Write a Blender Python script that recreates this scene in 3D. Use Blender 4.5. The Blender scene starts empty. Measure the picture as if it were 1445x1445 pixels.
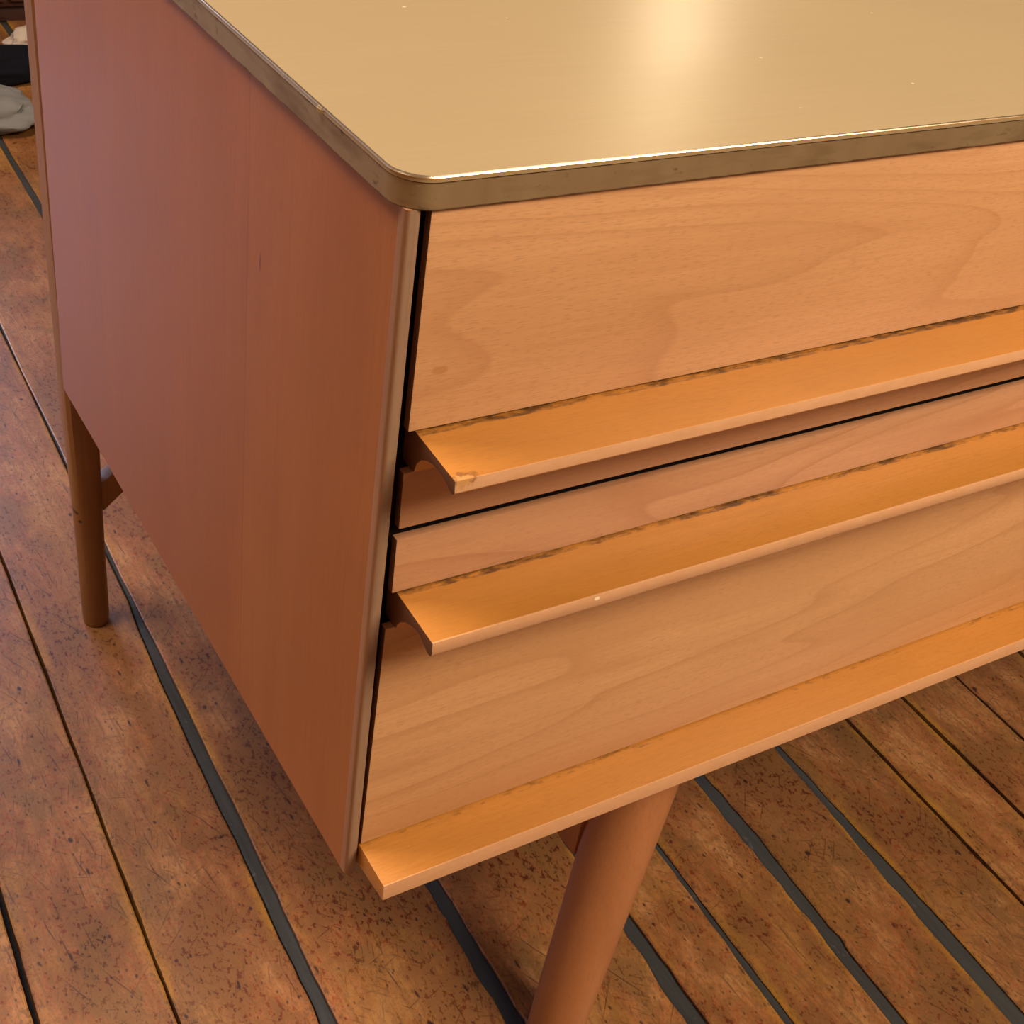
import bpy, bmesh, math, random
from mathutils import Vector, Matrix, noise

random.seed(7)
SC = bpy.context.scene
COL = SC.collection
U = 0.4348                     # metres per layout unit (one unit = height of the drawer pedestal)
TOP = 0.75                     # height of the desk top above the floor
FZ = -1.725                    # floor in layout units

# ------------------------------------------------------------------ camera
cam_d = bpy.data.cameras.new('camera')
cam = bpy.data.objects.new('camera', cam_d)
COL.objects.link(cam)
R0 = Vector((0.85189025, -0.50657522, 0.13290805))
R1 = Vector((-0.21275197, -0.56662946, -0.79603244))
R2 = Vector((0.47855993, 0.64985583, -0.59048099))
M = Matrix((R0, -R1, -R2)).transposed().to_4x4()
M.translation = Vector((-0.5855719 * U, -1.0500206 * U, 0.51031906 * U + TOP))
cam.matrix_world = M
cam_d.sensor_width = 36
cam_d.lens = 1887.3674 / 1445 * 36
cam_d.clip_start = 0.02
SC.camera = cam

# ------------------------------------------------------------------ world and lights
w = bpy.data.worlds.new('world')
SC.world = w
w.use_nodes = True
w.node_tree.nodes['Background'].inputs[0].default_value = (0.62, 0.75, 1.0, 1)
w.node_tree.nodes['Background'].inputs[1].default_value = 1.0
SC.view_settings.view_transform = 'Standard'
SC.view_settings.look = 'None'
SC.view_settings.gamma = 1
SC.view_settings.use_curve_mapping = False
SC.view_settings.exposure = 0.0


def area(name, loc, target, sx, sy, power, col):
    d = bpy.data.lights.new(name, 'AREA')
    d.shape = 'RECTANGLE'
    d.size, d.size_y = sx, sy
    d.energy = power
    d.color = col
    o = bpy.data.objects.new(name, d)
    COL.objects.link(o)
    o.location = loc
    o.rotation_euler = (Vector(target) - Vector(loc)).to_track_quat('-Z', 'Y').to_euler()
    return o


def bulb(name, loc, radius, power, col):
    d = bpy.data.lights.new(name, 'POINT')
    d.shadow_soft_size = radius
    d.energy = power
    d.color = col
    o = bpy.data.objects.new(name, d)
    COL.objects.link(o)
    o.location = loc
    return o


# room: x -2.2..3.4, y -2.8..4.0, ceiling 2.8
RX0, RX1, RY0, RY1, RZ = -2.2, 3.4, -2.8, 4.0, 2.8
WARM = (1.0, 0.84, 0.64)
area('ceiling_lamp_light', (1.25, -1.6, 2.52), (0.7, 0, 0.6), 1.4, 1.0, 124, WARM)
area('fill_light_left', (-0.75, 0.75, 2.74), (-0.45, 0.6, 0), 0.8, 0.8, 72, (1.0, 0.80, 0.62))  # added warm fill, brightens the left floor and side panel
area('ceiling_lamp_light_rear', (1.6, 1.2, 2.74), (1.2, 1.0, 0), 1.0, 0.8, 8, WARM)
area('window_daylight', (-0.45, RY1 + 0.14, 1.45), (-0.3, 0, 0.2), 1.6, 1.5, 120, (0.52, 0.62, 1.0))
bulb('lamp_bulb_light', (1.79, 2.0, 1.38), 0.06, 5, (1.0, 0.88, 0.68))


# ------------------------------------------------------------------ node helpers
class NT:
    def __init__(self, name):
        self.m = bpy.data.materials.new(name)
        self.m.use_nodes = True
        self.t = self.m.node_tree
        self.p = self.t.nodes['Principled BSDF']
        self.co = None

    def n(self, typ, **kw):
        nd = self.t.nodes.new(typ)
        for k, v in kw.items():
            setattr(nd, k, v)
        return nd

    def link(self, a, b):
        self.t.links.new(a, b)

    def coords(self, world=False):
        if self.co is None:
            self.co = self.n('ShaderNodeNewGeometry').outputs['Position'] if world else \
                self.n('ShaderNodeTexCoord').outputs['Object']
        return self.co

    def mapped(self, scale, rot=(0, 0, 0), loc=(0, 0, 0), src=None):
        mp = self.n('ShaderNodeMapping')
        if any(rot):                               # turn first, stretch afterwards
            mp.vector_type = 'TEXTURE'
            scale = tuple(1 / k for k in scale)
        mp.inputs['Scale'].default_value = scale
        mp.inputs['Rotation'].default_value = rot
        mp.inputs['Location'].default_value = loc
        self.link(src or self.coords(), mp.inputs['Vector'])
        return mp.outputs[0]

    def noise(self, vec, scale=1.0, detail=3, rough=.5, dist=0.0):
        nz = self.n('ShaderNodeTexNoise')
        nz.inputs['Scale'].default_value = scale
        nz.inputs['Detail'].default_value = detail
        nz.inputs['Roughness'].default_value = rough
        nz.inputs['Distortion'].default_value = dist
        self.link(vec, nz.inputs['Vector'])
        return nz.outputs[0]

    def ramp(self, fac, stops):
        r = self.n('ShaderNodeValToRGB')
        e = r.color_ramp.elements
        while len(e) < len(stops):
            e.new(0.5)
        for el, (p, c) in zip(e, stops):
            el.position = p
            el.color = (*c, 1) if isinstance(c, tuple) else (c, c, c, 1)
        self.link(fac, r.inputs[0])
        return r.outputs[0]

    def mix(self, a, b, fac, mode='MIX'):
        mx = self.n('ShaderNodeMix', data_type='RGBA', blend_type=mode)
        for s, v in ((6, a), (7, b)):
            if isinstance(v, tuple):
                mx.inputs[s].default_value = (*v, 1)
            else:
                self.link(v, mx.inputs[s])
        if isinstance(fac, (int, float)):
            mx.inputs[0].default_value = fac
        else:
            self.link(fac, mx.inputs[0])
        return mx.outputs[2]

    def math(self, op, a, b=0.0, c=0.0):
        m = self.n('ShaderNodeMath', operation=op)
        for s, v in ((0, a), (1, b), (2, c)):
            if isinstance(v, (int, float)):
                m.inputs[s].default_value = v
            else:
                self.link(v, m.inputs[s])
        return m.outputs[0]

    def spot(self, col, pos, rad, tint, amt=.8, soft=.4, rag=.5):
        """a stain, chip or knot with a ragged outline at one place of the object"""
        sub = self.n('ShaderNodeVectorMath', operation='SUBTRACT')
        self.link(self.coords(), sub.inputs[0])
        sub.inputs[1].default_value = pos
        mul = self.n('ShaderNodeVectorMath', operation='MULTIPLY')
        self.link(sub.outputs[0], mul.inputs[0])
        mul.inputs[1].default_value = tuple(1 / k for k in rad)
        ln = self.n('ShaderNodeVectorMath', operation='LENGTH')
        self.link(mul.outputs[0], ln.inputs[0])
        nz = self.noise(self.mapped((2.2 / max(rad),) * 3), 1, 3, .6)
        d = self.math('ADD', ln.outputs['Value'], self.math('MULTIPLY', self.math('SUBTRACT', nz, .5), rag * 2))
        return self.mix(col, tint, self.ramp(d, [(1 - soft, amt), (1.0, 0.0)]))

    def wear(self):
        at = self.n('ShaderNodeAttribute', attribute_name='wear')
        sp = self.n('ShaderNodeSeparateColor')
        self.link(at.outputs['Color'], sp.inputs[0])
        return sp.outputs[0]

    def bump(self, h, strength=.2, dist=.001):
        b = self.n('ShaderNodeBump')
        b.inputs['Strength'].default_value = strength
        b.inputs['Distance'].default_value = dist
        self.link(h, b.inputs['Height'])
        self.link(b.outputs[0], self.p.inputs['Normal'])

    def set(self, color=None, rough=None, metal=None, coat=None, coat_rough=None, spec=None):
        for key, v in (('Base Color', color), ('Roughness', rough), ('Metallic', metal), ('Coat Weight', coat),
                       ('Coat Roughness', coat_rough), ('Specular IOR Level', spec)):
            if v is None:
                continue
            if isinstance(v, tuple):
                self.p.inputs[key].default_value = (*v, 1)
            elif isinstance(v, (int, float)):
                self.p.inputs[key].default_value = v
            else:
                self.link(v, self.p.inputs[key])
        return self.m


def plain(name, col, rough=.6, metal=0.0, var=.15, scale=8):
    t = NT(name)
    n1 = t.noise(t.coords(), scale, 4)
    c = t.mix(tuple(x * (1 - var) for x in col), tuple(min(1, x * (1 + var)) for x in col), n1)
    return t.set(c, rough, metal)


def wood(name, base, dark, light, axis='X', rough=.38, fleck=.5, figure=.5, seed=0.0, coat=.25, dirt=None,
         seam=None, spec=.5, spots=()):
    """Beech: long streaks along the axis, short dark flecks and soft cathedral figure."""
    t = NT(name)
    s = {'X': (1, 9, 9), 'Y': (9, 1, 9), 'Z': (9, 9, 1)}[axis]
    off = (seed, seed * 1.7, seed * .6)
    lon = t.noise(t.mapped(tuple(2.2 * k for k in s), loc=off), 1, 5, .6, .6)
    col = t.mix(dark, light, t.ramp(lon, [(.25, 0.0), (.75, 1.0)]))
    col = t.mix(base, col, .55)
    # cathedral figure: thin contour lines of a smooth stretched field
    s2 = tuple(1.15 * k ** .74 for k in s)
    fld = t.noise(t.mapped(s2, loc=(seed * 2.1, seed, 3.3 + seed)), 1, 2.5, .5, .35)
    saw = t.math('FRACT', t.math('MULTIPLY', fld, 17.0))
    line = t.ramp(saw, [(0.0, 1.0), (.16, .35), (.5, 0.0), (.97, 0.1), (1.0, 1.0)])
    col = t.mix(col, dark, t.math('MULTIPLY', line, .42 * figure))
    # flecks
    fl = t.noise(t.mapped({'X': (150, 1500, 1500), 'Y': (1500, 150, 1500), 'Z': (1500, 1500, 150)}[axis]), 1, 1, .5)
    flm = t.ramp(fl, [(.54, 0.0), (.68, 1.0)])
    col = t.mix(col, tuple(x * .62 for x in dark), t.math('MULTIPLY', flm, .42 * fleck))
    strk = t.noise(t.mapped(tuple(14 * k ** 1.6 for k in s), loc=off), 1, 4, .65)
    col = t.mix(col, dark, t.math('MULTIPLY', t.ramp(strk, [(.48, 0.0), (.68, 1.0)]), .38))
    blotch = t.noise(t.mapped((7, 7, 7), loc=off), 1, 3, .5)
    col = t.mix(col, tuple(x * .80 for x in base), t.math('MULTIPLY', t.ramp(blotch, [(.45, 0.0), (.75, 1.0)]), .5))
    if seam:                                            # a veneer joint: a thin line, other leaf tint behind it
        sep = t.n('ShaderNodeSeparateXYZ')
        t.link(t.coords(), sep.inputs[0])
        wob = t.math('MULTIPLY', t.noise(t.mapped((0, 0, 6)), 1, 1), .0)
        d = t.math('SUBTRACT', t.math('ADD', sep.outputs[1], wob), seam)
        back = t.math('GREATER_THAN', d, 0.0)
        col = t.mix(col, t.mix(col, (.78, .58, .52), .18, 'MULTIPLY'), back)
        ln = t.math('LESS_THAN', t.math('ABSOLUTE', d), .0006)
        col = t.mix(col, tuple(x * .5 for x in dark), t.math('MULTIPLY', ln, .35))
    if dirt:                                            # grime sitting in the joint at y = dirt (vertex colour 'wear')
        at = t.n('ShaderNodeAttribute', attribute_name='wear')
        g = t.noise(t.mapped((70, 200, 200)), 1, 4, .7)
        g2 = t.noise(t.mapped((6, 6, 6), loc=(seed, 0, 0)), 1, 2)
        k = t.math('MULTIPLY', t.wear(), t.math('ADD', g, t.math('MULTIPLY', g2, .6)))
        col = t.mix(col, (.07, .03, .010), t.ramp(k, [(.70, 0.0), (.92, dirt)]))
        sp = t.n('ShaderNodeSeparateColor')                # green channel: rubbed front arris, with its highlight painted in as paler wood
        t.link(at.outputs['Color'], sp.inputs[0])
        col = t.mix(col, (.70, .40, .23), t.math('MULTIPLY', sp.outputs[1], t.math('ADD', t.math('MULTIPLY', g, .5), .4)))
    for sp_ in spots:
        col = t.spot(col, *sp_)
    t.bump(lon, .12, .0006)
    r = t.math('ADD', t.math('MULTIPLY', lon, .12), rough - .06)
    return t.set(col, r, 0, coat, .25, spec)


MAT = {}
MAT['front'] = wood('beech_drawer_front', (.64, .335, .148), (.48, .225, .095), (.70, .39, .19), 'X', .42, .8, 1.5, 1.3,
                    spots=[((.0282, .002, .6529), (.0048, .02, .0028), (.42, .19, .06), .6, .3, .6)])
MAT['front2'] = wood('beech_lower_front', (.63, .332, .142), (.48, .23, .095), (.69, .39, .19), 'X', .42, .8, 1.6, 5.1)
MAT['strip'] = wood('beech_strip', (.58, .30, .150), (.43, .195, .09), (.65, .355, .19), 'X', .42, .6, 1.9, 8.7)
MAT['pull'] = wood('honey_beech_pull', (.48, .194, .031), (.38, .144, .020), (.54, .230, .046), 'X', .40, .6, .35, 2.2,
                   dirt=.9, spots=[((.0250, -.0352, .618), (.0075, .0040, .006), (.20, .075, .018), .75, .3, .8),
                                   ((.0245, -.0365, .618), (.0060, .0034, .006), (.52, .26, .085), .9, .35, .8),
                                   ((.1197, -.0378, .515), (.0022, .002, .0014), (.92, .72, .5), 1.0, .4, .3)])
MAT['side'] = wood('beech_side_panel', (.375, .126, .031), (.28, .086, .019), (.425, .152, .040), 'Z', .42, .35, .25, 3.9,
                   coat=.45, seam=.174, spec=.25, spots=[((.0026, .1562, .6355), (.02, .0011, .0065), (.10, .022, .010), .8, .5, .3)])
MAT['leg'] = wood('beech_leg', (.37, .140, .050), (.28, .10, .031), (.43, .172, .066), 'Z', .42, .5, .35, 6.1)
MAT['rear'] = wood('brown_rear_leg', (.30, .135, .045), (.20, .08, .025), (.36, .17, .06), 'Z', .52, .5, .3, 4.4, coat=0,
                   spots=[((.0056, .5957, .1486), (.0022, .03, .0022), (.02, .01, .01), .9, .4, .4),
                          ((.0085, .5957, .1392), (.0020, .03, .0022), (.02, .01, .01), .9, .4, .4)])
MAT['lipping'] = wood('worn_lipping', (.36, .175, .09), (.24, .12, .070), (.46, .24, .125), 'Z', .42, .5, .2, 9.3, coat=.3)
MAT['end'] = wood('shaded_end_grain', (.135, .050, .020), (.09, .030, .012), (.17, .07, .03), 'Z', .6, .3, 0, 3.3, coat=0)  # end grain, with the shade on the end faces put into its colour
MAT['greyed'] = wood('greyed_worn_wood', (.27, .165, .105), (.17, .105, .078), (.40, .23, .12), 'Z', .5, .4, 0, 9.9, coat=.1)
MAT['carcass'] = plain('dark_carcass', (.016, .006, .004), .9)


def gold_top():
    t = NT('gold_laminate')
    g = t.noise(t.mapped((14, 420, 14)), 1, 3, .6)
    c = t.mix((.45, .335, .180), (.52, .395, .215), g)
    b = t.noise(t.mapped((5, 5, 5)), 1, 3)
    c = t.mix(c, (.43, .31, .155), t.math('MULTIPLY', b, .5))
    v = t.n('ShaderNodeTexVoronoi')
    v.inputs['Scale'].default_value = 30
    t.link(t.coords(), v.inputs['Vector'])
    sp = t.math('MULTIPLY', t.math('LESS_THAN', v.outputs['Distance'], .035),
                t.math('GREATER_THAN', t.noise(t.mapped((9, 9, 9)), 1, 1), .50))
    c = t.mix(c, (.95, .80, .48), t.math('MULTIPLY', sp, .8))
    t.bump(g, .06, .0004)
    r = t.math('ADD', t.math('MULTIPLY', b, .12), .29)
    return t.set(c, r, .42, 0)


def brass_edge():
    t = NT('worn_brass_edge')
    n1 = t.noise(t.mapped((40, 40, 12)), 1, 5, .65)
    c = t.mix((.36, .27, .145), (.48, .37, .21), n1)
    n2 = t.noise(t.mapped((55, 55, 110)), 1, 4, .7)
    c = t.mix(c, (.10, .055, .022), t.ramp(n2, [(.60, 0.0), (.72, .85)]))
    n3 = t.noise(t.mapped((14, 14, 60)), 1, 3, .6)
    c = t.mix(c, (.16, .09, .035), t.ramp(n3, [(.52, 0.0), (.75, .6)]))
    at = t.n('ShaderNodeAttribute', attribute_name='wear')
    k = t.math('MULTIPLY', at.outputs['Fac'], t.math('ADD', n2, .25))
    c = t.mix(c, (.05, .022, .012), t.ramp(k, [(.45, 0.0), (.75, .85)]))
    t.bump(n2, .15, .0005)
    return t.set(c, t.math('ADD', t.math('MULTIPLY', n1, .2), .34), .75)


MAT['gold'] = gold_top()
MAT['edge'] = brass_edge()
MAT['rim'] = plain('highlight_rim_brass', (.92, .76, .50), .22, 1.0, .05, 30)


def plank_mat():
    """old pine: mottled varnish, ochre wear, dark stains, long grain, criss-cross scratches, pits and nail holes"""
    t = NT('old_pine_plank')
    t.coords(True)
    rnd = t.n('ShaderNodeObjectInfo').outputs['Random']
    off = t.n('ShaderNodeCombineXYZ')
    t.link(t.math('MULTIPLY', rnd, 37.0), off.inputs[1])
    add = t.n('ShaderNodeVectorMath', operation='ADD')
    t.link(t.co, add.inputs[0])
    t.link(off.outputs[0], add.inputs[1])
    own = add.outputs[0]                          # every plank cut from another stretch of wood

    def ms(nz, lo, hi, amt=1.0):
        v = t.ramp(nz, [(lo, 0.0), (hi, 1.0)])
        return t.math('MULTIPLY', v, amt) if amt != 1.0 else v

    n1 = t.noise(t.mapped((16, 7, 16), src=own), 1, 9, .72)
    c = t.ramp(n1, [(.35, (.070, .019, .010)), (.45, (.24, .064, .028)), (.50, (.42, .140, .062)),
                    (.545, (.53, .21, .094)), (.62, (.70, .35, .16))])
    c = t.mix(c, (.50, .275, .075), ms(t.noise(t.mapped((13, 5, 13), loc=(4, 2, 0), src=own), 1, 7, .66), .52, .58, .42))
    c = t.mix(c, (.20, .058, .026), ms(t.noise(t.mapped((8, 5, 8), loc=(9, 7, 0), src=own), 1, 7, .66), .51, .58, .80))
    c = t.mix(c, (.17, .085, .030), ms(t.noise(t.mapped((16, 11, 16), loc=(1, 5, 0)), 1, 7, .7), .53, .60, .75))
    big = t.noise(t.mapped((3.2, 2.4, 3.2), loc=(6, 1, 0), src=own), 1, 3, .55)
    c = t.mix(c, (.55, .44, .40), ms(big, .50, .66, .75), 'MULTIPLY')
    spl = t.noise(t.mapped((230, 13, 1), rot=(0, 0, .03), loc=(3, 3, 0), src=own), 1, 2, .5)
    c = t.mix(c, (.045, .018, .012), t.math('MULTIPLY', ms(spl, .66, .72, .85), ms(n1, .40, .52)))
    gr = t.noise(t.mapped((260, 9, 1), rot=(0, 0, .03), src=own), 1, 5, .65)
    c = t.mix(c, (.20, .070, .026), ms(gr, .51, .63, .65))
    fine = t.noise(t.mapped((210, 130, 210)), 1, 5, .75)
    c = t.mix(c, (.16, .055, .022), ms(fine, .49, .60, .75))
    c = t.mix(c, (.62, .33, .14), ms(fine, .44, .30, .35))

    def vor(vec, feature='F1'):
        v = t.n('ShaderNodeTexVoronoi', voronoi_dimensions='2D', feature=feature)
        v.inputs['Scale'].default_value = 1
        t.link(vec, v.inputs['Vector'])
        return v

    wob = t.n('ShaderNodeVectorMath', operation='MULTIPLY_ADD')
    nz = t.n('ShaderNodeTexNoise')
    nz.inputs['Scale'].default_value = 14
    nz.inputs['Detail'].default_value = 2
    t.link(t.co, nz.inputs['Vector'])
    t.link(nz.outputs['Color'], wob.inputs[0])
    wob.inputs[1].default_value = (.012, .012, 0)
    t.link(t.co, wob.inputs[2])
    bent = wob.outputs[0]
    # scratches: long thin cells, one straight stroke each
    for k, (ang, sx, sy, th, share, amt) in enumerate(((.45, 110, 3, .09, .50, .75), (-.75, 120, 3.5, .08, .55, .7), (1.25, 140, 9, .09, .60, .6),
                                                     (.12, 110, 5, .09, .45, .7), (-1.2, 120, 7, .08, .62, .6), (.8, 220, 15, .14, .45, .55),
                                                     (-.3, 210, 14, .14, .45, .55))):
        v = vor(t.mapped((sx, sy, 1), rot=(0, 0, ang), loc=(k * 3.1, k * 1.7, 0), src=bent))
        pick = t.math('GREATER_THAN', v.outputs['Color'], share)
        ln = t.ramp(v.outputs['Distance'], [(th * .3, 1.0), (th, 0.0)])
        zone = ms(t.noise(t.mapped((6, 6, 6), loc=(k * 5.0, 3, 0)), 1, 2), .40, .55)
        c = t.mix(c, (.10, .030, .013) if k % 3 else (.07, .024, .012), t.math('MULTIPLY', t.math('MULTIPLY', pick, ln), t.math('MULTIPLY', zone, amt)))
    # pits, nail holes and dents
    for k, (sx, sy, th, share, amt) in enumerate(((30, 20, .075, .80, .9), (70, 42, .11, .80, .8), (150, 85, .17, .72, .65), (46, 13, .07, .72, .85))):
        v = vor(t.mapped((sx, sy, 1), loc=(k * 7.3, k, 0), src=bent))
        pick = t.math('GREATER_THAN', v.outputs['Color'], share)
        c = t.mix(c, (.035, .014, .014), t.math('MULTIPLY', t.math('MULTIPLY', pick, t.ramp(v.outputs['Distance'], [(th * .5, 1.0), (th, 0.0)])), amt))
    ed = t.noise(t.mapped((30, 6, 30), loc=(2, 8, 0)), 1, 5, .6)
    c = t.mix(c, (.66, .33, .085), t.math('MULTIPLY', t.wear(), ms(ed, .47, .60, .8)))          # honey-coloured worn arrises
    c = t.mix(c, (.12, .05, .03), t.math('MULTIPLY', t.wear(), ms(fine, .52, .62, .6)))
    hsv = t.n('ShaderNodeHueSaturation')
    t.link(t.math('ADD', t.math('MULTIPLY', rnd, .14), .42), hsv.inputs['Value'])
    t.link(c, hsv.inputs['Color'])
    hsv.inputs['Saturation'].default_value = 1.08
    t.bump(t.mix(fine, gr, .5), .3, .0012)
    return t.set(hsv.outputs[0], t.math('ADD', t.math('MULTIPLY', n1, .22), .30), 0, .05, .3, .40)


MAT['plank'] = plank_mat()


def filler_mat():
    t = NT('slate_gap_filler')
    t.coords(True)
    n1 = t.noise(t.mapped((160, 10, 1)), 1, 4, .6)
    c = t.mix((.012, .012, .012), (.046, .046, .044), n1)
    n2 = t.noise(t.mapped((60, 30, 1)), 1, 5, .7)
    c = t.mix(c, (.16, .14, .12), t.ramp(n2, [(.62, 0.0), (.75, .6)]))
    t.bump(n2, .4, .002)
    return t.set(c, .8, spec=.3)


MAT['filler'] = filler_mat()
MAT['subfloor'] = plain('dark_subfloor', (.012, .010, .010), .9)
MAT['wall'] = plain('cream_wall', (.30, .215, .135), .85, 0, .05, 2)
MAT['ceiling'] = plain('cream_ceiling', (.42, .33, .23), .9, 0, .04, 2)
MAT['trim'] = plain('painted_trim', (.55, .45, .34), .5, 0, .05)
def thin_glass():
    t = NT('window_glass')
    tr, gl, mx = t.n('ShaderNodeBsdfTransparent'), t.n('ShaderNodeBsdfGlossy'), t.n('ShaderNodeMixShader')
    gl.inputs['Roughness'].default_value = .02
    mx.inputs[0].default_value = .07
    t.link(tr.outputs[0], mx.inputs[1])
    t.link(gl.outputs[0], mx.inputs[2])
    t.link(mx.outputs[0], t.t.nodes['Material Output'].inputs['Surface'])
    return t.m


MAT['glass'] = thin_glass()
MAT['cabinet'] = wood('dark_red_wood', (.050, .014, .008), (.03, .008, .005), (.07, .02, .011), 'X', .55, .3, .3, 7.7, coat=0)
MAT['grey_cloth'] = plain('grey_cloth', (.15, .145, .14), .95, 0, .2, 40)
MAT['black_cloth'] = plain('black_cloth', (.005, .005, .008), .95, 0, .3, 40)
MAT['black_cloth'].node_tree.nodes['Principled BSDF'].inputs['Specular IOR Level'].default_value = .1
MAT['cream_cloth'] = plain('cream_cloth', (.40, .32, .26), .95, 0, .15, 40)


# ------------------------------------------------------------------ mesh helpers
def obj(name, bm, mat, parent=None, smooth=False, kind=None, label=None):
    me = bpy.data.meshes.new(name)
    bmesh.ops.recalc_face_normals(bm, faces=bm.faces)
    bm.to_mesh(me)
    bm.free()
    me.materials.append(mat)
    if smooth:
        for p in me.polygons:
            p.use_smooth = True
        me.set_sharp_from_angle(angle=math.radians(35))
    o = bpy.data.objects.new(name, me)
    COL.objects.link(o)
    if parent:
        o.parent = parent
    if kind:
        o['kind'] = kind
    if label:
        o['label'] = label
    return o


def P(x, y, z):
    """layout units -> metres"""
    return Vector((x * U, y * U, TOP + z * U))


def add_prism(bm, prof, axis, a, b, conv=P, caps=True):
    """extrude a closed profile along an axis; prof holds the two other coordinates in axis order"""
    def mk(v, q):
        return {'X': (v, q[0], q[1]), 'Y': (q[0], v, q[1]), 'Z': (q[0], q[1], v)}[axis]
    A = [bm.verts.new(conv(*mk(a, q))) for q in prof]
    B = [bm.verts.new(conv(*mk(b, q))) for q in prof]
    n = len(prof)
    side = [bm.faces.new((A[i], A[(i + 1) % n], B[(i + 1) % n], B[i])) for i in range(n)]
    if caps:
        bm.faces.new(A[::-1])
        bm.faces.new(B)
    return side


def add_box(bm, x0, x1, y0, y1, z0, z1, bev=0.0, seg=2, conv=P):
    vs = [bm.verts.new(conv(x, y, z)) for x in (x0, x1) for y in (y0, y1) for z in (z0, z1)]
    q = ((0, 1, 3, 2), (4, 6, 7, 5), (0, 4, 5, 1), (2, 3, 7, 6), (0, 2, 6, 4), (1, 5, 7, 3))
    fs = [bm.faces.new([vs[i] for i in f]) for f in q]
    if bev:
        es = {e for f in fs for e in f.edges}
        bmesh.ops.recalc_face_normals(bm, faces=fs)
        bmesh.ops.bevel(bm, geom=list(es), offset=bev, segments=seg, affect='EDGES', profile=.6)


def mconv(x, y, z):
    return Vector((x, y, z))


def bevel_all(bm, off, seg=2, ang=30):
    bmesh.ops.recalc_face_normals(bm, faces=bm.faces)
    es = [e for e in bm.edges if len(e.link_faces) == 2 and e.calc_face_angle(0) > math.radians(ang)]
    bmesh.ops.bevel(bm, geom=es, offset=off, segments=seg, affect='EDGES', profile=.6)


def faces_to(o, mat, test):
    """give the faces that pass the test a second material"""
    o.data.materials.append(mat)
    for p in o.data.polygons:
        if test(p.normal):
            p.material_index = 1


def wear(o, fn):
    """float colour attribute 'wear' from a function of the vertex position"""
    me = o.data
    at = me.color_attributes.new('wear', 'FLOAT_COLOR', 'POINT')
    for v in me.vertices:
        k = fn(v.co)
        at.data[v.index].color = (*k, 0, 1) if isinstance(k, tuple) else (k, k, k, 1)


# ------------------------------------------------------------------ room
def structure(name, bm, mat, parent=None):
    return obj(name, bm, mat, parent, kind=None if parent else 'structure')


bm = bmesh.new()
add_box(bm, RX0, RX1, RY0, RY1, -.12, -.022, conv=mconv)
floor = structure('floor', bm, MAT['subfloor'])

SH = 0.0303                                     # planks run slightly askew to the desk


def ys(lo, hi):
    out, y = [], lo
    while y < hi - 1e-6:
        out.append(y)
        y += .032 if -.5 <= y < .62 else (.10 if .62 <= y < 2.1 else (.4 if 2.1 <= y < 5 else .9))
    return out + [hi]


YV = ys(RY0 / U + .01, RY1 / U - .01)


def lerp(pts, y):
    if y <= pts[0][0]:
        return pts[0][1]
    for (a, va), (b, vb) in zip(pts, pts[1:]):
        if y <= b:
            return va + (vb - va) * (y - a) / (b - a)
    return pts[-1][1]


# joints: centre at y = 0, width along y, edge raggedness
J = [(-4.98, [(0, .01)], .001), (-4.70, [(0, .01)], .001), (-4.44, [(0, .01)], .001), (-4.18, [(0, .012)], .001),
     (-3.93, [(0, .008)], .001), (-3.66, [(0, .01)], .001), (-3.41, [(0, .02)], .002), (-3.15, [(0, .01)], .001),
     (-2.90, [(0, .01)], .001), (-2.62, [(0, .01)], .001), (-2.38, [(0, .014)], .001), (-2.12, [(0, .01)], .001),
     (-1.86, [(0, .01)], .001), (-1.61, [(0, .01)], .001), (-1.36, [(0, .012)], .001), (-1.10, [(0, .01)], .001),
     (-.860, [(0, .011)], .001), (-.612, [(0, .010)], .001), (-.373, [(0, .012)], .001), (-.1486, [(0, .0068)], .0007),
     (.096, [(-.5, .030), (1.15, .030), (1.45, .012), (1.8, .009)], .0014),
     (.411, [(-.5, .038), (.4, .032), (3, .024)], .0022),
     (.733, [(-.3, .046), (.12, .030), (.6, .026)], .0020),
     (.900, [(-.2, .019), (.1, .015), (.5, .012)], .0010),
     (1.110, [(-.4, .040), (.4, .029)], .0024),
     (1.342, [(-.2, .042), (.0, .036), (.18, .020), (.42, .011)], .0018),
     (1.568, [(0, .0085)], .0008), (1.761, [(0, .0095)], .0008), (1.955, [(0, .009)], .0008), (2.20, [(0, .010)], .001),
     (2.45, [(0, .010)], .001), (2.71, [(0, .012)], .001), (2.96, [(0, .008)], .001), (3.21, [(0, .010)], .001),
     (3.47, [(0, .010)], .001), (3.72, [(0, .010)], .001), (3.98, [(0, .010)], .001), (4.22, [(0, .010)], .001),
     (4.48, [(0, .010)], .001), (4.73, [(0, .010)], .001), (4.99, [(0, .010)], .001), (5.24, [(0, .010)], .001),
     (5.50, [(0, .010)], .001), (5.76, [(0, .010)], .001), (6.02, [(0, .010)], .001), (6.28, [(0, .010)], .001),
     (6.54, [(0, .010)], .001), (6.80, [(0, .010)], .001), (7.06, [(0, .010)], .001), (7.31, [(0, .010)], .001),
     (7.57, [(0, .010)], .001)]


def rag(k, side, y, amp):
    v = noise.noise(Vector((y * 5.2 + 13 * k, side * 7.7, k * 3.1))) + 1.3 * noise.noise(Vector((y * 23 + k, side * 3.3, 9)))
    return amp * 2.3 * v


def joint_edges(k, y):
    c, wp, amp = J[k]
    h = lerp(wp, y) / 2
    x = c + y * SH
    return x - h + rag(k, 1, y, amp), x + h + rag(k, 2, y, amp)


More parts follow.
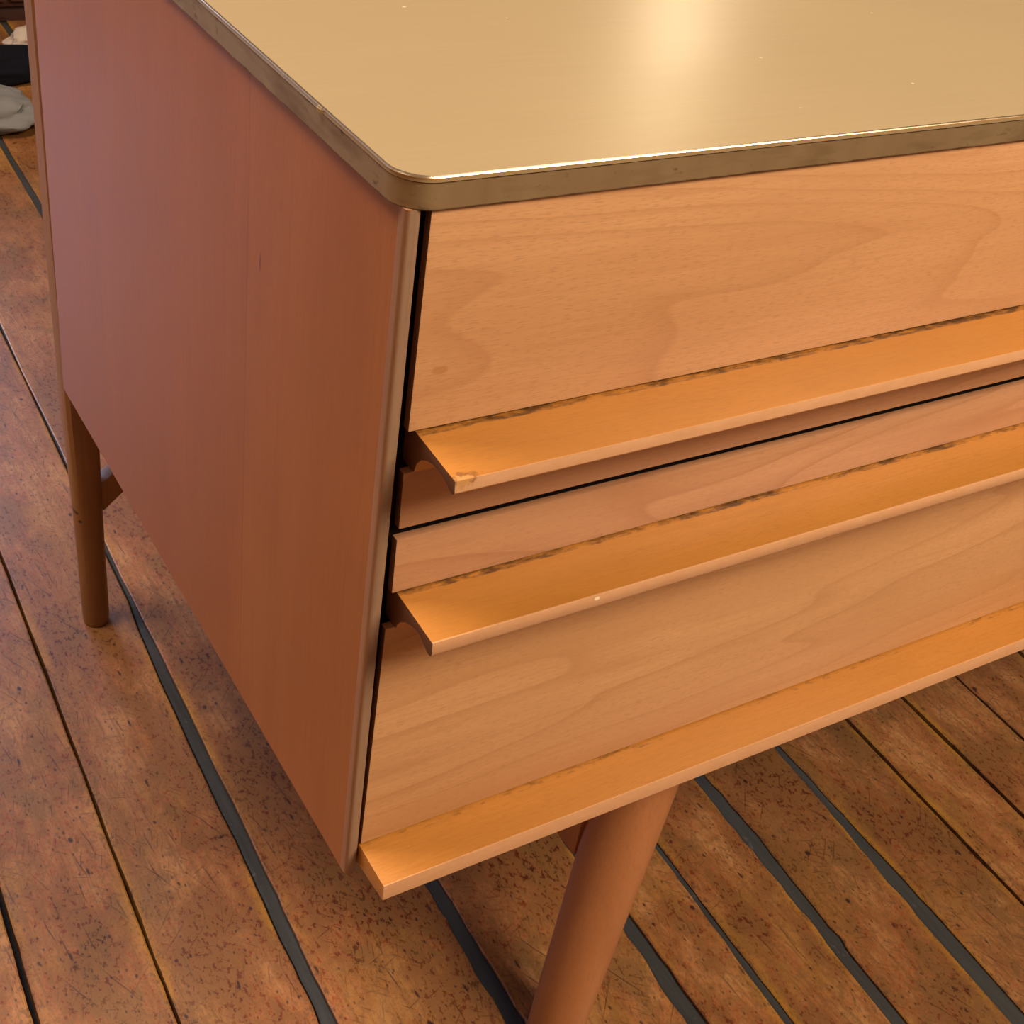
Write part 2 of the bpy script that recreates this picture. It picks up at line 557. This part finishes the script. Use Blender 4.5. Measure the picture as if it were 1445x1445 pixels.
LIM0, LIM1 = RX0 / U + .01, RX1 / U - .01
for k in range(len(J) - 1):
    bm = bmesh.new()
    rows = []
    lift = random.uniform(-.0008, .0008)
    for y in YV:
        a = max(LIM0, min(LIM1, joint_edges(k, y)[1]))
        b = max(LIM0, min(LIM1, joint_edges(k + 1, y)[0]))
        if b - a < .03:
            a, b = (LIM0, LIM0 + .03) if a <= LIM0 + .05 else (LIM1 - .03, LIM1)
        ins = .003
        row = []
        for x, z in ((a, -.020), (a, -.0007), (a + ins, 0), (a + .022 if b - a > .06 else a + ins * 1.5, 0),
                     (b - .022 if b - a > .06 else b - ins * 1.5, 0), (b - ins, 0), (b, -.0007), (b, -.020)):
            row.append(bm.verts.new(Vector((x * U, y * U, z + lift))))
        rows.append(row)
    for r0, r1 in zip(rows, rows[1:]):
        for i in range(7):
            bm.faces.new((r0[i], r0[i + 1], r1[i + 1], r1[i]))
    o = obj('plank', bm, MAT['plank'], floor)
    at = o.data.color_attributes.new('wear', 'FLOAT_COLOR', 'POINT')
    for i in range(len(o.data.vertices)):
        f = (1, 1, 1, 0, 0, 1, 1, 1)[i % 8]
        at.data[i].color = (f, f, f, 1)

for k in (20, 21, 22, 23, 24, 25):                         # dark filler strips in the wide joints
    bm = bmesh.new()
    rows = []
    for y in YV:
        a, b = joint_edges(k, y)
        a -= .002
        b += .002
        if k == 20:                                       # the strip sits to the right, an open slit to its left
            a += .007
            b = max(b, a + .002)
        z = -.0022 + .0008 * noise.noise(Vector((y * 3, k, 0)))
        rows.append([bm.verts.new(Vector((x * U, y * U, zz))) for x, zz in
                     ((a, -.021), (a, z - .0012), ((a * .8 + b * .2), z), ((a * .2 + b * .8), z), (b, z - .0012), (b, -.021))])
    for r0, r1 in zip(rows, rows[1:]):
        for i in range(5):
            bm.faces.new((r0[i], r0[i + 1], r1[i + 1], r1[i]))
    obj('gap_filler', bm, MAT['filler'], floor)


def wall_with_hole(name, axis, pos, thick, lo, hi, hole=None):
    """a wall slab; hole = (a0, a1, z0, z1)"""
    bm = bmesh.new()

    def bx(a0, a1, z0, z1):
        if axis == 'Y':
            add_box(bm, a0, a1, pos, pos + thick, z0, z1, conv=mconv)
        else:
            add_box(bm, pos, pos + thick, a0, a1, z0, z1, conv=mconv)
    if hole:
        a0, a1, z0, z1 = hole
        bx(lo, a0, -.12, RZ)
        bx(a1, hi, -.12, RZ)
        bx(a0, a1, -.12, z0)
        bx(a0, a1, z1, RZ)
    else:
        bx(lo, hi, -.12, RZ)
    return structure(name, bm, MAT['wall'])


def window(name, axis, pos, hole):
    a0, a1, z0, z1 = hole

    def bx(bm, s0, s1, zz0, zz1, d=.05, dd=0):
        if axis == 'Y':
            add_box(bm, s0, s1, pos + dd, pos + dd + d, zz0, zz1, conv=mconv)
        else:
            add_box(bm, pos + dd, pos + dd + d, s0, s1, zz0, zz1, conv=mconv)
    bm = bmesh.new()
    f = .05
    bx(bm, a0, a0 + f, z0, z1)
    bx(bm, a1 - f, a1, z0, z1)
    bx(bm, a0 + f, a1 - f, z0, z0 + f)
    bx(bm, a0 + f, a1 - f, z1 - f, z1)
    wn = structure(name, bm, MAT['trim'])
    bm = bmesh.new()
    m = (a0 + a1) / 2
    bx(bm, m - .015, m + .015, z0 + f, z1 - f, .03, .01)
    obj('mullion', bm, MAT['trim'], wn)
    for s0, s1 in ((a0 + f, m - .015), (m + .015, a1 - f)):
        bm = bmesh.new()
        bx(bm, s0, s1, z0 + f, z1 - f, .004, .02)
        obj('pane', bm, MAT['glass'], wn)


HB = (-1.3, .4, .65, 2.25)
HL = (1.0, 2.4, .75, 2.1)
wall_with_hole('wall_back', 'Y', RY1, .1, RX0 - .1, RX1 + .1, HB)
wall_with_hole('wall_left', 'X', RX0 - .1, .1, RY0, RY1, HL)
wall_with_hole('wall_right', 'X', RX1, .1, RY0, RY1)
wall_with_hole('wall_front', 'Y', RY0 - .1, .1, RX0 - .1, RX1 + .1)
bm = bmesh.new()
add_box(bm, RX0 - .1, RX1 + .1, RY0 - .1, RY1 + .1, RZ, RZ + .1, conv=mconv)
structure('ceiling', bm, MAT['ceiling'])
window('window_1', 'Y', RY1 + .02, HB)
window('window_2', 'X', RX0 - .07, HL)

# ------------------------------------------------------------------ the desk
desk = bpy.data.objects.new('desk', None)
COL.objects.link(desk)
desk.empty_display_size = .1
desk['label'] = 'honey beech desk with gold laminate top, two lipped drawers and round splayed leg'
desk['category'] = 'desk'

DW, DD = 3.00, 1.50            # width and depth of the slab
TS = .0349                     # slab thickness


def rounded_rect(x0, x1, y0, y1, r, n=7, nick=False):
    pts = []
    for cx, cy, a0 in ((x0 + r, y0 + r, 180), (x1 - r, y0 + r, 270), (x1 - r, y1 - r, 0), (x0 + r, y1 - r, 90)):
        for i in range(n + 1):
            a = math.radians(a0 + 90 * i / n)
            pts.append((cx + r * math.cos(a), cy + r * math.sin(a)))
    if nick:                                      # small chip standing out of the left rim
        pts += [(x0, .198), (x0 - .0035, .193), (x0 - .003, .186), (x0, .182)]
    return pts


bm = bmesh.new()
add_prism(bm, rounded_rect(-.0012, DW + .0012, -.0012, DD, .040, 8, True), 'Z', -.0055, 0)
bm.normal_update()
bmesh.ops.bevel(bm, geom=[e for e in bm.edges if all(abs(v.co.z - TOP) < 1e-6 for v in e.verts)], offset=.0007, segments=2,
                affect='EDGES')
obj('top_sheet', bm, MAT['gold'], desk, smooth=True, label='gold coloured laminate top sheet with a bright rim')

bm = bmesh.new()                    # added polished strip that makes the highlight line round the sheet
loops = []
for q, z in ((.0013, -.0018), (.0020, -.0006), (.0013, .0005), (-.0006, .0009), (-.0012, -.0006)):
    loops.append([bm.verts.new(P(x, y, z)) for x, y in rounded_rect(-q, DW + q, -q, DD + q, .040, 8)])
for i in range(5):
    a, b = loops[i], loops[(i + 1) % 5]
    for j in range(len(a)):
        bm.faces.new((a[j], a[(j + 1) % len(a)], b[(j + 1) % len(a)], b[j]))
obj('rim', bm, MAT['rim'], desk, smooth=True, label='polished strip added for the highlight line round the top')

bm = bmesh.new()
outer = rounded_rect(0, DW, 0, DD - .0012, .039, 8)
zs = [-TS, -TS + .004, -TS + .010, -.020, -.010, -.0066]
rings = [[bm.verts.new(P(x, y, z)) for x, y in outer] for z in zs]
n = len(outer)
for r0, r1 in zip(rings, rings[1:]):
    for i in range(n):
        bm.faces.new((r0[i], r0[(i + 1) % n], r1[(i + 1) % n], r1[i]))
bm.faces.new(rings[0][::-1])
bm.faces.new(rings[-1])
band = obj('edge_band', bm, MAT['edge'], desk, smooth=True, label='stained brass edge band of the top')
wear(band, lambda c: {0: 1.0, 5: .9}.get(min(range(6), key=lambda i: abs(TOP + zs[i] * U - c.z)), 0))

ZB = -1.035                    # underside of the pedestal
# side panels, each with a solid lipping on its front edge
for side in (0, 1):
    def mx(x):
        return x if side == 0 else DW - x

    def lean(bm):              # the left panel leans very slightly
        if side == 0:
            for v in bm.verts:
                v.co.x += (.0022 - .0052 * v.co.y / U / 1.4) * U
    bm = bmesh.new()
    add_box(bm, min(mx(.006), mx(.0220)), max(mx(.006), mx(.0220)), .022, 1.363, ZB - .009, -TS)
    lean(bm)
    sp = obj('side_panel', bm, MAT['side'], desk, smooth=True)
    bm = bmesh.new()
    r = .0062
    prof = [(mx(.006), .022)]
    for i in range(6):
        a = math.radians(180 + 90 * i / 5)
        prof.append((mx(.006 + r * .9 + r * .9 * math.cos(a)), .006 + r + r * math.sin(a)))
    prof += [(mx(.0208), .006), (mx(.0220), .0072), (mx(.0220), .022)]
    add_prism(bm, prof, 'Z', ZB - .009, -TS)
    lean(bm)
    lp = obj('lipping', bm, MAT['lipping'], sp, smooth=True, label='pale worn solid wood lipping on the front edge')
    faces_to(lp, MAT['greyed'], lambda nn: nn.y < -.97)

# carcass behind the drawer fronts
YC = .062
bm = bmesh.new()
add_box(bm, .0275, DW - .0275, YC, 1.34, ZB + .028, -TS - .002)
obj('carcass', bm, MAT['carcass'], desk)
bm = bmesh.new()
add_box(bm, .0262, DW - .0262, .030, 1.355, ZB, ZB + .026)
obj('bottom_panel', bm, MAT['leg'], desk)

X1 = DW - .034


def front_board(x0a, x0b, z0, z1, y=.0045, bev=.0009):
    bm = bmesh.new()
    vs = []
    for yy in (y, .017):
        vs.append([bm.verts.new(P(x, yy, z)) for x, z in ((x0b, z0), (X1, z0), (X1, z1), (x0a, z1))])
    A, B = vs
    bm.faces.new(A)
    bm.faces.new(B[::-1])
    for i in range(4):
        bm.faces.new((A[i], A[(i + 1) % 4], B[(i + 1) % 4], B[i]))
    bevel_all(bm, bev, 2)
    return bm


def pull(parent, prof, x0, ztop, name='drawer_pull', label=None, nick=None, mat=None):
    bm = bmesh.new()
    add_prism(bm, prof, 'X', x0, X1 - (x0 - .034))
    bevel_all(bm, .0006, 2, 40)
    # split the long top into short cells so that wear can sit along the joint
    bmesh.ops.bisect_plane(bm, geom=bm.verts[:] + bm.edges[:] + bm.faces[:], plane_co=P(0, -.002, 0), plane_no=(0, 1, 0))
    bmesh.ops.bisect_plane(bm, geom=bm.verts[:] + bm.edges[:] + bm.faces[:], plane_co=P(0, -.010, 0), plane_no=(0, 1, 0))
    bmesh.ops.bisect_plane(bm, geom=bm.verts[:] + bm.edges[:] + bm.faces[:], plane_co=P(0, -.0836, 0), plane_no=(0, 1, 0))
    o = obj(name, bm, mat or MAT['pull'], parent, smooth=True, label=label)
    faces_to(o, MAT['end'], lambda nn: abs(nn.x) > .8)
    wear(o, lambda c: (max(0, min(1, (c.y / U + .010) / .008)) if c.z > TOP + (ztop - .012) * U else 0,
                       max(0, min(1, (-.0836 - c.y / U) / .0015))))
    return o


H1 = [(.030, -.2985), (-.0850, -.3050), (-.0870, -.3195), (-.0835, -.3240), (-.078, -.3240), (-.071, -.3205),
      (-.060, -.3165), (-.047, -.3145), (-.036, -.3155), (-.024, -.319), (-.012, -.326), (-.003, -.337), (.0015, -.3515),
      (.030, -.3515)]
H2 = [(.030, -.5300), (-.0860, -.5350), (-.0875, -.5515), (-.0845, -.5570), (-.079, -.558), (-.070, -.5545),
      (-.056, -.5475), (-.044, -.5475), (-.031, -.5515), (-.019, -.558), (-.009, -.566), (-.003, -.575), (.000, -.584),
      (.030, -.584)]

d1 = obj('drawer', front_board(.0350, .0345, -.2972, -TS - .0015), MAT['front'], desk, smooth=True,
         label='upper drawer front of figured beech')
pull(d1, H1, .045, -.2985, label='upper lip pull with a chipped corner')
ls = obj('lower_strip', front_board(.0340, .0355, -.4320, -.3525), MAT['strip'], d1, smooth=True)
d2 = obj('drawer', front_board(.0345, .0352, -.5288, -.4475), MAT['strip'], desk, smooth=True, label='lower drawer of figured beech')
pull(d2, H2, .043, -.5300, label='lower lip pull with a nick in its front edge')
lf = obj('lower_front', front_board(.0315, .0275, -.9855, -.5850), MAT['front2'], d2, smooth=True)
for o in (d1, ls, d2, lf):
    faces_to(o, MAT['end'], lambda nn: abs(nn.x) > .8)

# bottom lip rail
bm = bmesh.new()
add_prism(bm, [(.029, -.9880), (-.0710, -.9885), (-.0725, -1.0165), (-.0700, -1.0185), (.029, -1.030)],
          'X', .0262, DW - .0262)
bevel_all(bm, .0007, 2, 40)
bmesh.ops.bisect_plane(bm, geom=bm.verts[:] + bm.edges[:] + bm.faces[:], plane_co=P(0, -.003, 0), plane_no=(0, 1, 0))
bmesh.ops.bisect_plane(bm, geom=bm.verts[:] + bm.edges[:] + bm.faces[:], plane_co=P(0, -.007, 0), plane_no=(0, 1, 0))
bmesh.ops.bisect_plane(bm, geom=bm.verts[:] + bm.edges[:] + bm.faces[:], plane_co=P(0, -.0690, 0), plane_no=(0, 1, 0))
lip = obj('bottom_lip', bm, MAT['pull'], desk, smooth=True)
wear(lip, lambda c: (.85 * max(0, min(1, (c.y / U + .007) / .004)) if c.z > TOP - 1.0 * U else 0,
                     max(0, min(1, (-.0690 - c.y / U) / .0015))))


# legs
def tube(bm, pts, radii, n=28, sq=None):
    """closed tapered tube through points; sq[i] blends the ring from round (0) to square (1)"""
    rings = []
    pts = [Vector(p) for p in pts]
    for i, p in enumerate(pts):
        d = (pts[min(i + 1, len(pts) - 1)] - pts[max(i - 1, 0)]).normalized()
        ax = Vector((1, 0, 0)) if abs(d.x) < .9 else Vector((0, 1, 0))
        u = (ax - d * ax.dot(d)).normalized()
        v = d.cross(u)
        k = sq[i] if sq else 0
        ring = []
        for j in range(n):
            a = 2 * math.pi * (j + .5) / n
            ca, sa = math.cos(a), math.sin(a)
            m = max(abs(ca), abs(sa))
            f = radii[i] * ((1 - k) + k * min(1.0 / m, 1.25))
            ring.append(bm.verts.new(p + (u * ca + v * sa) * f))
        rings.append(ring)
    for r0, r1 in zip(rings, rings[1:]):
        for j in range(n):
            bm.faces.new((r0[j], r0[(j + 1) % n], r1[(j + 1) % n], r1[j]))
    bm.faces.new(rings[0][::-1])
    bm.faces.new(rings[-1])


def splayed(tx, ty, fx, fy):
    bm = bmesh.new()
    a, b = P(tx, ty, ZB + .001), P(fx, fy, FZ + .0007 / U)
    b.z = .0008
    pts = [a.lerp(b, t) for t in (0, .2, .4, .6, .8, .985, 1)]
    rad = [r * U for r in (.0745, .0705, .066, .0605, .0555, .0505, .0475)]
    tube(bm, pts, rad)
    # cut flush with floor and underside
    bmesh.ops.recalc_face_normals(bm, faces=bm.faces)
    for v in bm.verts:
        if v.co.z < .02:
            v.co.z = max(v.co.z, .0009)
        v.co.z = min(v.co.z, TOP + ZB * U)
    return obj('leg', bm, MAT['leg'], desk, smooth=True)


splayed(.700, .150, .452, -.030)
splayed(DW - .700, .150, DW - .452, -.030)
splayed(.700, 1.25, .452, 1.40)
splayed(DW - .700, 1.25, DW - .452, 1.40)
for sx in (.565, DW - .565):
    bm = bmesh.new()
    add_box(bm, sx - .032, sx + .032, .112, 1.30, -1.400, -1.290, .004)
    obj('side_rail', bm, MAT['leg'], desk, smooth=True)

# thin rear legs: square above, turned round below, each with a rising brace
for s in (0, 1):
    def mx(x):
        return x if s == 0 else DW - x
    bm = bmesh.new()
    zt = TOP - (TS + .0005) * U
    pts = [P(mx(.034), 1.405, -TS - .001), P(mx(.038), 1.404, -.7), P(mx(.041), 1.402, -1.15), P(mx(.043), 1.400, -1.33), P(mx(.045), 1.398, -1.55),
           P(mx(.046), 1.396, -1.70), P(mx(.046), 1.396, FZ)]
    pts[-1].z = .0008
    tube(bm, pts, [r * U for r in (.034, .034, .0335, .0325, .0315, .0310, .0285)], 24, (1, 1, .9, .5, .12, 0, 0))
    leg = obj('rear_leg', bm, MAT['rear'], desk, smooth=True, label='thin brown rear leg, squared above and turned round at its foot')
    bm = bmesh.new()
    A, B = Vector((mx(.055), 0, -1.372)), Vector((mx(.39), 0, -1.075))
    d = (B - A).normalized()
    up = Vector((-d.z, 0, d.x)) if d.x > 0 else Vector((d.z, 0, -d.x))
    hw = .030
    loop = [A - up * .028, B - up * .028, B + up * .028]
    for i in range(7):                     # curved fillet where the brace springs from the leg
        t = i / 6
        q = (A + d * (.085 * (1 - t)) + up * .028) + Vector((0, 0, .050 * t ** 2.6))
        loop.append(q)
    add_prism(bm, [(q.x, q.z) for q in loop], 'Y', 1.40 - hw * .7, 1.40 + hw * .7)
    bevel_all(bm, .0012, 2)
    obj('brace', bm, MAT['rear'], desk, smooth=True)
# underside rail that carries the braces
bm = bmesh.new()
add_box(bm, .31, DW - .31, 1.368, 1.43, -1.13, -TS - .002, .003)
obj('back_rail', bm, MAT['rear'], desk, smooth=True)


# ------------------------------------------------------------------ things behind the desk
def cloth(name, c, r, seed, mat, label, cat, rotz=0, fold=.25):
    bm = bmesh.new()
    bmesh.ops.create_icosphere(bm, subdivisions=5, radius=1)
    for v in bm.verts:
        p = v.co.copy()
        f = 1 + fold * noise.noise(p * 1.7 + Vector((seed, 0, 0))) + fold * .45 * noise.noise(p * 4.2 + Vector((0, seed, 0)))
        q = Vector((p.x * r[0] * f, p.y * r[1] * f, p.z * r[2] * f))
        q.rotate(Matrix.Rotation(rotz, 3, 'Z'))
        q.z = max(q.z, -r[2] * .55)
        v.co = q + Vector(c)
    o = obj(name, bm, mat, None, smooth=True)
    o['label'] = label
    o['category'] = cat
    return o


cloth('grey_cloth', (.10, 1.95, .028), (.215, .10, .047), 1.1, MAT['grey_cloth'],
      'crumpled pale grey cloth lying on the floor behind the desk', 'cloth', -.1)
cloth('black_bag', (.17, 2.140, .026), (.24, .065, .044), 4.2, MAT['black_cloth'],
      'black fabric bag on the floor behind the grey cloth', 'bag', .05, .15)
cloth('cream_cloth', (.425, 2.285, .020), (.075, .040, .034), 8.3, MAT['cream_cloth'],
      'small cream cloth bundle beside the dark wooden cabinet', 'cloth', .2, .2)

cab = bpy.data.objects.new('cabinet', None)
COL.objects.link(cab)
cab.location = (.3, 2.65, 0)
cab['label'] = 'dark reddish brown wooden cabinet standing on the floor at the back'
cab['category'] = 'cabinet'


def cb(name, x0, x1, y0, y1, z0, z1, b=.004):
    bm = bmesh.new()
    add_box(bm, x0, x1, y0, y1, z0, z1, b, conv=mconv)
    return obj(name, bm, MAT['cabinet'], cab, smooth=True)


cb('body', -.55, .75, -.20, .22, .035, .62)
cb('plinth', -.53, .73, -.18, .20, .0008, .035, .001)
cb('cabinet_top', -.57, .77, -.23, .23, .62, .65)
for i in range(2):
    dr = cb('door', -.535 + i * .64, .095 + i * .64, -.216, -.2005, .05, .605, .002)
    bm = bmesh.new()
    add_box(bm, (.055 if i == 0 else .125), (.065 if i == 0 else .135), -.232, -.2165, .30, .38, .002, conv=mconv)
    obj('handle', bm, MAT['edge'], dr, smooth=True)
